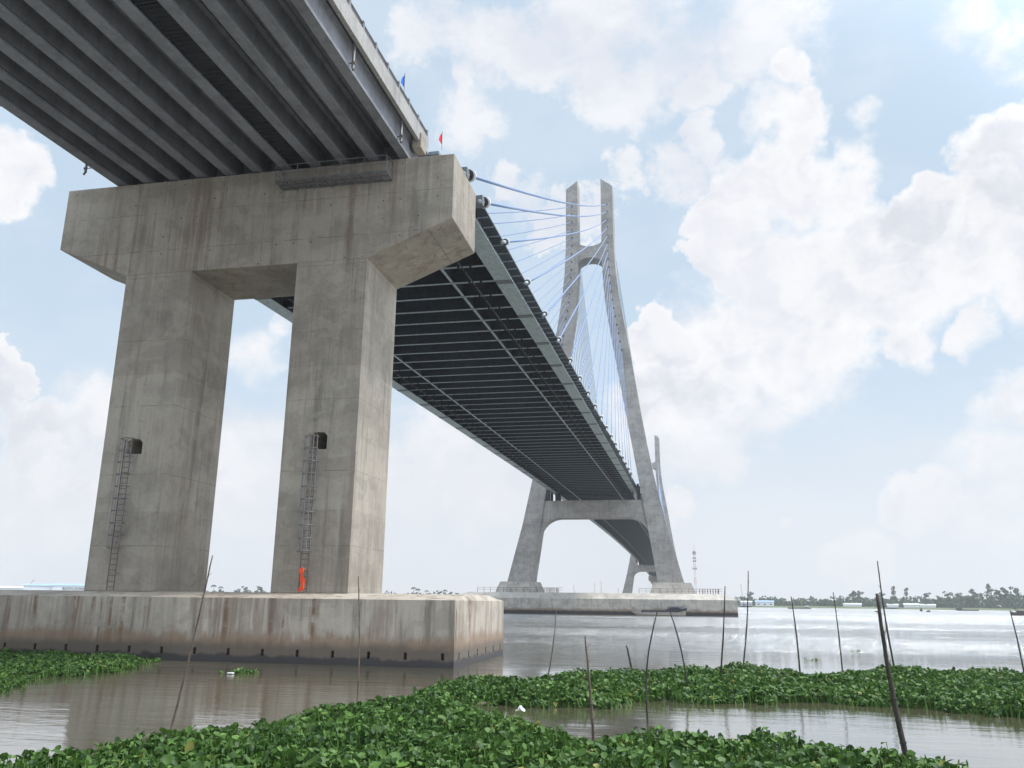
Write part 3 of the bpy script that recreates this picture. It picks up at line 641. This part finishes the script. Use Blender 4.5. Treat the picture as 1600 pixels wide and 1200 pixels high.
W2=[(14.72, -35.2), (14.93, -34.55), (15.18, -34.2), (15.3, -33.43), (15.67, -33.17), (15.3, -31.93), (15.81, -31.41), (15.86, -29.98), (17.19, -29.02), (16.76, -27.28), (17.03, -25.44), (17.67, -23.56), (18.44, -21.8), (18.2, -18.27), (18.27, -16.08), (19.71, -14.37), (20.99, -13.91), (21.79, -12.32), (23.31, -9.62), (25.64, -7.98), (28.23, -5.34), (30.76, -3.48), (32.62, -6.96), (34.32, -6.72), (36.32, -2.28), (38.16, -2.47), (40.34, -2.51), (43.27, -2.67), (52.19, -1.0), (41.88, -20.75), (37.56, -19.19), (36.22, -18.17), (34.44, -17.16), (33.25, -16.97), (31.12, -16.47), (30.16, -17.56), (28.44, -17.91), (25.99, -17.9), (24.75, -20.35), (23.41, -20.77), (21.47, -20.85), (20.45, -21.86), (22.46, -25.35), (23.44, -25.57), (24.13, -26.99), (24.76, -27.84), (25.38, -28.61), (25.88, -27.52), (27.08, -27.18), (27.87, -27.53), (29.1, -26.6), (29.67, -26.63), (30.08, -27.64), (30.78, -27.96), (31.18, -29.03), (31.55, -29.44), (32.19, -29.05), (32.73, -28.83), (33.05, -29.24), (33.1, -29.7), (33.58, -30.79), (35.23, -33.58)]
W1=[(-19.89, -0.5), (-15.59, -0.93), (-9.53, -1.52), (-3.85, -3.73), (0.94, -8.99), (-1.13, -5.87), (2.09, -13.34), (1.77, -16.27), (0.99, -17.5), (3.34, -21.08), (3.56, -21.95), (4.11, -24.67)]
def clipy(poly,lo,hi):
    def clip(pl,f):
        out=[]
        for a,b in zip(pl,pl[1:]+pl[:1]):
            fa,fb=f(a),f(b)
            if fa>=0: out.append(a)
            if (fa>=0)!=(fb>=0): t=fa/(fa-fb); out.append((a[0]+(b[0]-a[0])*t,a[1]+(b[1]-a[1])*t))
        return out
    return clip(clip(poly,lambda p:p[1]-lo),lambda p:hi-p[1])
W2=[(12.6,-38.5)]+W2+[(37,-38.5)]
weeds(W2,125,'dense green water hyacinth filling the foreground and stretching to the right in a long bank',.46,.07)
matting(W2,'dark root mat under the foreground water hyacinth')
weeds(W1,95,'dark green water hyacinth drifting against the left end of the pile cap',.30)
matting(W1,'dark root mat under the drifted plants at the left of the pile cap')
def clump(x,y,r,label,n=40):
    poly=[(x+r*1.4*math.cos(a),y+r*math.sin(a)) for a in [2*math.pi*i/10 for i in range(10)]]
    o=weeds(poly,n,label,.22,.2); o['kind']='stuff'
clump(7.6,-12.2,.55,'small loose plant clump floating in front of the pile cap',60)
clump(39.6,19.4,.42,'tiny drifting plant clump in the open water at right',30)
clump(35.1,6.8,.3,'tiny drifting plant clump just beyond the hyacinth bank',30)
# plastic bag and log
mb=MB(); rnd=random.Random(2); vs=[];fs=[]
for i in range(7):
    for j in range(5): vs.append((i*.09+rnd.uniform(-.03,.03),j*.08+rnd.uniform(-.03,.03),.05+rnd.uniform(0,.16)*math.sin(math.pi*(i+.5)/7)*2))
for i in range(6):
    for j in range(4): fs.append((i*5+j,i*5+5+j,i*5+6+j,i*5+j+1))
mb.add(vs,fs); o=mb.build('plastic_bag','white'); o.location=(22.75,-24.6,.30); o.scale=(.5,.5,.5); so_=o.modifiers.new('t','SOLIDIFY'); so_.thickness=.004; tag(o,'crumpled white plastic bag lying on the hyacinth','plastic bag')
mb=MB(); mb.tube([(20.42,-21.86,.04),(20.8,-21.6,.10),(21.15,-21.35,.15)],.045,8,.035); o=mb.build('driftwood_log','bamboo2',smooth=True); tag(o,'pale driftwood stick lying at the edge of the hyacinth','log')
mb=MB(); mb.prism([(0,0),(.28,-.05),(.34,.06),(.12,.12)],'z',0,.06); o=mb.build('floating_litter','white',bevel=.02); o.location=(7.1,-12.75,.02); tag(o,'scrap of white litter beside the small floating plant clump','litter')
# ------------------------------------------------------------------ bamboo poles
PO=[((14.27,-28,0),(15.02,-28.1,4.43),.028,'bamboo2','long leaning pale bamboo pole at lower left in front of the left column',.03),
((16.17,-19.8,0),(15.94,-19.8,4.14),.03,'bamboo2','straight pale bamboo pole in front of the right column',.05),
((21.05,-8.3,0),(21.43,-8.3,2.95),.028,'bamboo2','thin bamboo pole below the left half of the far pile cap',.06),
((25.31,-27.8,0),(25.12,-27.8,2.52),.032,'bamboo2','short stout bamboo stake in the near water, lower middle',.02),
((24.57,-2.95,0),(24.34,-2.95,1.17),.05,'bamboo','stubby dark stake barely rising above the hyacinth bank',0),
((26.35,-23.1,0),(26.72,-23.1,3.08),.026,'bamboo','dark bamboo pole bowed to the right at its top, below the moored boat',-.16),
((27.5,-16.15,0),(26.94,-16.15,3.01),.03,'bamboo','dark bamboo pole leaning left, below the stern of the moored boat',.10),
((28.81,-10,0),(29.23,-10,4.08),.034,'bamboo','dark bamboo pole in front of the right end of the far pile cap',.03),
((30.3,-.81,0),(30.86,-.81,5.08),.037,'bamboo','tall dark bamboo pole just right of the far pile cap',.08),
((32.67,-5.31,0),(32.51,-5.31,3.71),.036,'bamboo','dark bamboo pole leaning left, first one left of the slim dark pole',.04),
((35.09,-2.11,0),(34.96,-2.11,3.98),.032,'bamboo','slim dark bamboo pole left of the crossing pair of poles',.03),
((32.14,-28.35,0),(31.85,-28.3,3.58),.055,'bamboo','thick broken bamboo stake of the crossing pair at right foreground',-.05),
((38.27,1.23,0),(37.93,1.23,5.72),.045,'bamboo','tall thin bamboo pole rising behind the thick broken stake',-.06),
((44.94,2.33,0),(44.66,2.33,3.17),.04,'bamboo','dark bamboo pole at the far right edge of the picture',.03)]
rnd=random.Random(11)
for b0,t0,r,mm,lab,bow in PO:
    b=Vector(b0); tt=Vector(t0)-b; o_=[]
    N=16; mb=MB(); pts=[]
    for i in range(N+1):
        u=i/N; p=tt*u; p.x+=bow*math.sin(math.pi*u)*1.0+rnd.uniform(-.004,.004); pts.append(p)
    pts=[Vector((-tt.x/tt.length*.6,0,-.6))]+pts
    K=len(pts); n=8; vs=[];fs=[]
    mb.tube(pts,r*1.25,8,r*.62)
    for i in range(2,N,2):
        p=pts[i+1]; d=(pts[min(i+2,K-1)]-pts[i]).normalized(); rr=r*(1.25-.63*i/N)*1.22; mb.tube([p-d*.012,p+d*.012],rr,8)
    po=mb.build('bamboo_pole',mm,smooth=True); po.location=b; tag(po,lab,'pole','bamboo poles standing in the water')
    mb=MB(); k=0
    for i in (6,9,12,14):
        if rnd.random()<.75:
            p=pts[i+1]; s=rnd.choice((-1,1)); mb.tube([p,p+Vector((s*.05,0,.05)),p+Vector((s*rnd.uniform(.07,.12),0,rnd.uniform(.05,.14)))],r*.3,4,r*.15); k+=1
    if k: mb.build('side_shoots',mm,po)
# ------------------------------------------------------------------ boats
def hull(mb,L,W,H,rise=.9,stern=.5):
    N=14; vs=[]; fs=[]; n=7
    for i in range(N+1):
        u=i/N; x=-L/2+L*u; wd=W/2*max(.03,math.sin(math.pi*min(1,max(0,.06+u*.86)))**.55)
        sh=H+rise*max(0,(.30-u)/.30)**2+stern*max(0,(u-.8)/.2)**2; kz=-.25+ (rise*.75)*max(0,(.2-u)/.2)**2+(stern*.5)*max(0,(u-.88)/.12)**2
        for (a,h) in ((-1,1),(-.93,.45),(-.6,.08),(0,0),(.6,.08),(.93,.45),(1,1)): vs.append((x,a*wd,kz+(sh-kz)*h))
    for i in range(N):
        for j in range(n-1): fs.append((i*n+j,i*n+j+1,i*n+n+j+1,i*n+n+j))
        fs.append((i*n,i*n+n,i*n+2*n-1,i*n+n-1)) # deck
    fs.append(tuple(range(n))); fs.append(tuple(range(N*n,N*n+n)))
    mb.add(vs,fs)
def boat(loc,rz,L,W,H,label,hm,cabin,group='boats on the river',rise=.9):
    t=thing('boat',label,'boat',loc,group); t.rotation_euler=(0,0,rz)
    mb=MB(); hull(mb,L,W,H,rise); mb.build('hull',hm,t)
    mb=MB(); 
    for s in (-1,1): mb.box(-L*.28,L*.36,s*W*.43-.05,s*W*.43+.05,H,H+.14)
    mb.build('gunwale','wooddark',t)
    if cabin:
        x0,x1,ch,rm=cabin
        mb=MB(); 
        for xx in (x0,x1-.12):
            for s in (-1,1): mb.box(xx,xx+.12,s*W*.34-.06,s*W*.34+.06,H*.7,H+ch)
        mb.box(x0+.2,x1-.3,-W*.3,W*.3,H*.7,H+ch*.55); mb.build('cabin','wooddark',t)
        mb=MB(); N=6; vs=[]
        mb.prism([(-W*.42,H+ch-.1),(-W*.22,H+ch+.18),(W*.22,H+ch+.18),(W*.42,H+ch-.1)],'x',x0-.3,x1+.4); mb.build('cabin_roof',rm,t)
    return t
mbt=boat((19.2,193.2,0),R(2),14.5,2.8,1.0,'long pale wooden cargo boat moored against the far pile cap, dark tarpaulin at its stern','wood',(2.6,6.2,1.35,'tarp'),rise=1.5)
mb=MB(); mb.box(-4.8,2.2,-1.15,1.15,.9,1.5); mb.build('cargo_cover','tarp',mbt,.1)
mb=MB(); mb.prism([(1.6,1.35),(4.2,1.25),(7.4,1.5),(7.7,2.2),(6.2,1.95),(4.4,2.5),(2.8,2.15),(2.0,1.7)],'y',-1.0,1.0); mb.build('tarpaulin','tarp',mbt,.05)
boat((278,820,0),R(6),20,4,1.0,'dark cargo boat with a raised cabin before the wooded shore at right','wooddark',(-9,-4.5,3.2,'wooddark'))
boat((170.5,365,0),R(188),13,3,1.2,'dark boat cut by the right edge of the picture','wooddark',(-1,4,1.6,'wooddark'),rise=1.6)
boat((176,545,0),R(0),2.2,1.3,.5,'tiny low boat left of the dark boat at the right edge','wooddark',(-.5,.6,.5,'wooddark'),rise=.3)
boat((123,760,0),R(2),20,4,1.2,'long pale barge far off by the shore, behind the bamboo poles','wood',(5,8,1.4,'roofpale'),rise=.6)
boat((190,620,0),R(80),4,1.9,.9,'small dark sampan out on the open river right of the crossing poles','wooddark',(-1,1,1.2,'tarp'),rise=.5)
# ------------------------------------------------------------------ far shore
def shore(px_az,dist): # azimuth from +Y (rad), metres
    return CAM.x+dist*math.sin(px_az),CAM.y+dist*math.cos(px_az)
def leafclump(n,R_,H_,shape,seed,lo=.35):
    r=np.random.default_rng(seed); out=[]
    lobes=[(r.normal(0,R_*.35),r.normal(0,R_*.35),r.uniform(lo,.92)*H_,r.uniform(.3,.5)*R_) for _ in range(shape)]
    for i in range(n):
        a=lobes[i%len(lobes)]; d=r.normal(size=3); d/=np.linalg.norm(d); d*=a[3]*r.uniform(.6,1.1); d[2]*=.7
        out.append((a[0]+d[0],a[1]+d[1],a[2]+d[2]))
    return out
def quads(cs,size,r):
    vs=[];fs=[];t=[]
    for c in cs:
        a=r.normal(size=3); a/=np.linalg.norm(a); b=np.cross(a,r.normal(size=3)); b/=np.linalg.norm(b); s=size*r.uniform(.5,1.2); k=len(vs); q=r.random()
        for u,v in ((-1,-.5),(.2,-1),(1,.3),(-.2,1)): vs.append(tuple(np.array(c)+a*u*s+b*v*s)); t.append(q)
        fs.append((k,k+1,k+2,k+3))
    return vs,fs,t
def foliage(name,cs,size,seed,parent=None):
    r=np.random.default_rng(seed); vs,fs,t=quads(cs,size,r)
    me=bpy.data.meshes.new(name); me.from_pydata(vs,[],fs); me.update(); at=me.attributes.new('tint','FLOAT','POINT'); at.data.foreach_set('value',np.array(t,'f4')); me.materials.append(M['far'])
    o=bpy.data.objects.new(name,me); C.objects.link(o); o.parent=parent; return o
def azpx(px):  # azimuth of a far point as degrees table from the survey of the shore
    return math.atan(np.interp(px,[0,300,640,800,1160,1300,1450,1600,1800],[-.907,-.622,-.332,-.205,.057,.153,.25,.344,.47]))
rw=np.random.default_rng(9); cs=[]
for i in range(1500):
    px=rw.uniform(-150,1800); az=azpx(px) if px>0 else math.atan(-.907+px*.0011)
    dpt=rw.uniform(0,1)**1.5
    x,y=shore(az,1172+dpt*190)
    h=np.interp(px,[-150,300,700,1160,1230,1300,1335,1365,1400,1480,1530,1600,1800],[14,15,15,14,13,15,21,15,17,18,24,27,26])*rw.uniform(.55,1.05)*(.6+.45*dpt)
    for c in leafclump(34,6.5,h,6,int(i),.0): cs.append((x+c[0],y+c[1],max(2.0,c[2]+2)))
o=foliage('far_wood',cs,1.6,4); tag(o,'low continuous wood along the far bank of the river','wood',None,'stuff')
def tree(kind,seed,H):
    t=thing('tree','','tree',(0,0,0),'tall trees standing out of the far wood'); r=np.random.default_rng(seed)
    mb=MB(); mb.tube([(0,0,0),(.3,0,H*.4),(-.1,.2,H*.75),(.2,0,H*.95)],.3,5,.1)
    for k in range(5):
        a=r.uniform(0,6.28); z0=H*r.uniform(.45,.8); mb.tube([(0,0,z0),(2*math.cos(a),2*math.sin(a),z0+1.6)],.14,4,.05)
    mb.build('trunk','trunk',t)
    if kind==0: cs=leafclump(260,4.6,H,9,seed,.22)
    elif kind==1: # narrow, tufted
        cs=[]; 
        for k in range(6):
            zc=H*(.38+.115*k)+r.normal(0,.5); rr=(2.6-.25*k)*r.uniform(.55,1.25); ox,oy=r.normal(0,1.1,2)
            for _ in range(38): d=r.normal(size=3); d/=np.linalg.norm(d); cs.append((d[0]*rr+ox,d[1]*rr+oy,zc+d[2]*1.3))
    else: # palm
        cs=[]
        for k in range(13):
            a=2*math.pi*k/13
            for u in np.linspace(.15,1,9): cs.append((3.2*u*math.cos(a),3.2*u*math.sin(a),H*.93+1.3*u-2.9*u*u))
    foliage('crown',cs,.85 if kind!=2 else .5,seed+1,t); return t
kinds=[tree(0,21,20),tree(1,22,25),tree(2,23,17),tree(0,24,22)]
TR=[(1398,1,25,'slender tufted tree, left one of the close pair on the right shore'),(1417,1,23,'slender tufted tree, right one of the close pair on the right shore'),
(1379,0,17,'small bushy tree just left of the tufted pair on the far shore'),(1449,3,18,'lone broad tree between the tufted pair and the tall wood at right'),
(1483,0,19,'rounded tree at the left end of the tall wood at right'),(1499,3,18,'broad tree just inside the left end of the tall wood at right'),(1522,0,22,'bushy tree left of the tallest tree at right'),
(1549,1,28,'tallest tree of the wood at the far right'),(1560,3,23,'broad tree right beside the tallest tree at far right'),(1572,0,24,'round headed tree near the right edge of the far shore'),(1588,0,25,'last tall tree at the right edge of the far shore'),
(1336,3,20,'broad dark tree on the mound behind the slim bamboo pole'),(1345,0,19,'rounded tree on the right of the mound'),(1175,0,17,'small tree just right of the tall pole beside the pile cap'),
(333,2,22,'palm showing over the pile cap right of the left column'),(345,2,20,'second palm right of the left column, the lower one'),(384,0,21,'bushy tree left of the right column base'),(409,3,22,'broad tree touching the left edge of the right column'),
(646,2,23,'palm over the pile cap, leftmost of the row right of the right column'),(653,2,21,'palm over the pile cap, second in the row right of the right column'),(667,2,19,'lone low palm over the pile cap'),(687,0,19,'bushy tree over the pile cap near its right end'),(696,2,20,'palm beside the bushy tree over the pile cap')]
used=set()
for px,k,H,lab in TR:
    H0=[20,25,17,22][k]
    o=kinds[k] if k not in used else copy_tree(kinds[k]); used.add(k)
    az=azpx(px); x,y=shore(az,1195); o.location=(x,y,2.0); s=(H+2 if px>1000 else H-3)/H0; o.scale=(s,s,s); o.rotation_euler=(0,0,px*.37); o['label']=lab
def warehouse(px0,px1,dist,h,label,roof,wallm='wall',text=None,gable=1.6,win=True):
    x0,y0=shore(azpx(px0) if px0>=0 else math.atan(-.907+px0*.0011),dist); x1,y1=shore(azpx(px1),dist)
    L=math.hypot(x1-x0,y1-y0); t=thing('warehouse',label,'warehouse',((x0+x1)/2,(y0+y1)/2,1.8),'low sheds on the far shore'); t.rotation_euler=(0,0,math.atan2(y1-y0,x1-x0))
    mb=MB(); D_=26; mb.prism([(0,0),(D_,0),(D_,h),(D_/2,h+gable-.1),(0,h)],'x',-L/2,L/2); wl=mb.build('wall',wallm,t)
    mb=MB(); mb.prism([(-.6,h-.05),(D_/2,h+gable),(D_+.6,h-.05),(D_+.6,h+.25),(D_/2,h+gable+.35),(-.6,h+.25)],'x',-L/2-.5,L/2+.5); mb.build('roof',roof,t)
    if win:
        mb=MB(); n=max(3,int(L/7))
        for i in range(n): xx=-L/2+L*(i+.5)/n; mb.box(xx-1.3,xx+1.3,-.08,-.02,h*.3,h*.55)
        mb.build('windows','steeldark',t)
    if text:
        cv=bpy.data.curves.new('sign_text','FONT'); cv.body=text; cv.size=3.2; cv.extrude=.1; cv.align_x='CENTER'; to=bpy.data.objects.new('sign_text',cv); C.objects.link(to)
        dg=bpy.context.evaluated_depsgraph_get(); me_=bpy.data.meshes.new_from_object(to.evaluated_get(dg)); me_.materials.clear(); me_.materials.append(M['black']); bpy.data.objects.remove(to); to=bpy.data.objects.new('sign_text',me_); C.objects.link(to); to.parent=t; to.rotation_euler=(R(90),0,0); to.location=(0,-.2,h-3.6)
    return t
warehouse(35,82,950,11.2,'long white shed with blue roof edge at far left behind the pile cap','roofblue')
warehouse(-30,34,1000,9.0,'pale low shed at the left edge behind the pile cap','roofpale')
warehouse(82,150,930,11.5,'white factory hall with dark lettering, just left of the left column','roofblue',text='BUON DONG',gable=1.7,win=False)
warehouse(1181,1210,1120,4.8,'white shed with light blue roof right of the tall pole','roofblue')
warehouse(1158,1176,1140,4.2,'grey shed just right of the far pile cap','roofpale')
warehouse(1317,1346,1160,2.9,'long low pale roofed shed under the mound of trees','roofpale',win=False)
warehouse(1386,1404,1160,2.6,'short pale shed left of the crossing poles gap','roofpale',win=False)
warehouse(1412,1436,1160,3.4,'pale low shed right of the tufted trees','roofpale',win=False)
warehouse(1437,1462,1160,2.8,'long pale shed, last one before the tall wood at right','roofpale',win=False)
# mast
t=thing('lattice_mast','tall red and white lattice telecom mast behind the right foot of the near tower','mast',(36,1150,2))
Hm=72
M['mastred']=painted('mast_red',(.35,.10,.08),.6)
def leg_at(s1,s2,z): w_=1.6-.75*z/Hm; return (s1*w_,s2*w_,z)
for sct in range(8):
    tgt=MB()
    for k in range(sct*3,sct*3+3):
        z0,z1=k*3,k*3+3
        for a,b in ((-1,-1),(1,-1),(1,1),(-1,1)): tgt.tube([leg_at(a,b,z0),leg_at(a,b,z1)],.13,4)
        for (a,b),(c,d) in (((-1,-1),(1,-1)),((1,-1),(1,1)),((1,1),(-1,1)),((-1,1),(-1,-1))): tgt.tube([leg_at(a,b,z0),leg_at(c,d,z1)],.08,4); tgt.tube([leg_at(a,b,z1),leg_at(c,d,z1)],.08,4)
    tgt.build('mast_section','mastred' if sct%2 else 'roofpale',t)
mb=MB()
for z,rr in ((48,2.4),(58,1.7),(62,1.7),(68,1.9),(70,1.5)):
    for a in range(0,360,60): x,y=rr*math.cos(R(a)),rr*math.sin(R(a)); mb.box(x-.35,x+.35,y-.25,y+.25,z-1.1,z+1.2)
    mb.tube([(0,0,z-.2),(0,0,z)],rr,12)
mb.build('antenna_panels','steeldark',t)
mb=MB(); mb.tube([(0,0,72),(0,0,81)],.22,5,.08); mb.build('spike','mastred',t)
for i,(px,h,tilt,lab) in enumerate([(904,23,-.16,'leaning crane jib seen between the legs of the near tower'),(934,26,0,'thin mast between the tower legs, left of the middle'),(944,28,0,'thin mast between the tower legs, right beside the other'),(968,20,.15,'short crane jib just left of the far tower leg'),(28,26,.75,'long slanting crane jib over the pale shed at far left'),(1163,26,-.1,'thin crane mast right of the far pile cap')]):
    x,y=shore(azpx(px),1140); mb=MB(); mb.tube([(0,0,0),(h*math.sin(tilt),0,h*math.cos(tilt))],.35,5,.18); mb.box(-1.2,1.2,-1,1,0,2.2); mb.box(h*math.sin(tilt)-.5,h*math.sin(tilt)+.5,-.4,.4,h*math.cos(tilt)-.6,h*math.cos(tilt))
    o=mb.build('crane_jib' if tilt else 'thin_mast','rustys'); o.location=(x,y,2.0); tag(o,lab,'crane' if tilt else 'mast')
# ------------------------------------------------------------------ haze
mb=MB(); mb.box(-2600,2600,-400,2600,-3,146); hz=mb.build('haze','white'); hz['kind']='stuff'
hm=bpy.data.materials.new('haze_air'); hm.use_nodes=True; nt=hm.node_tree
for q in list(nt.nodes):
    if q.type!='OUTPUT_MATERIAL': nt.nodes.remove(q)
pv=nt.nodes.new('ShaderNodeVolumePrincipled'); pv.inputs['Density'].default_value=.0002; pv.inputs['Color'].default_value=(.93,.96,1,1); pv.inputs['Anisotropy'].default_value=.2
nt.links.new(pv.outputs[0],[q for q in nt.nodes if q.type=='OUTPUT_MATERIAL'][0].inputs['Volume'])
hz.data.materials.clear(); hz.data.materials.append(hm)
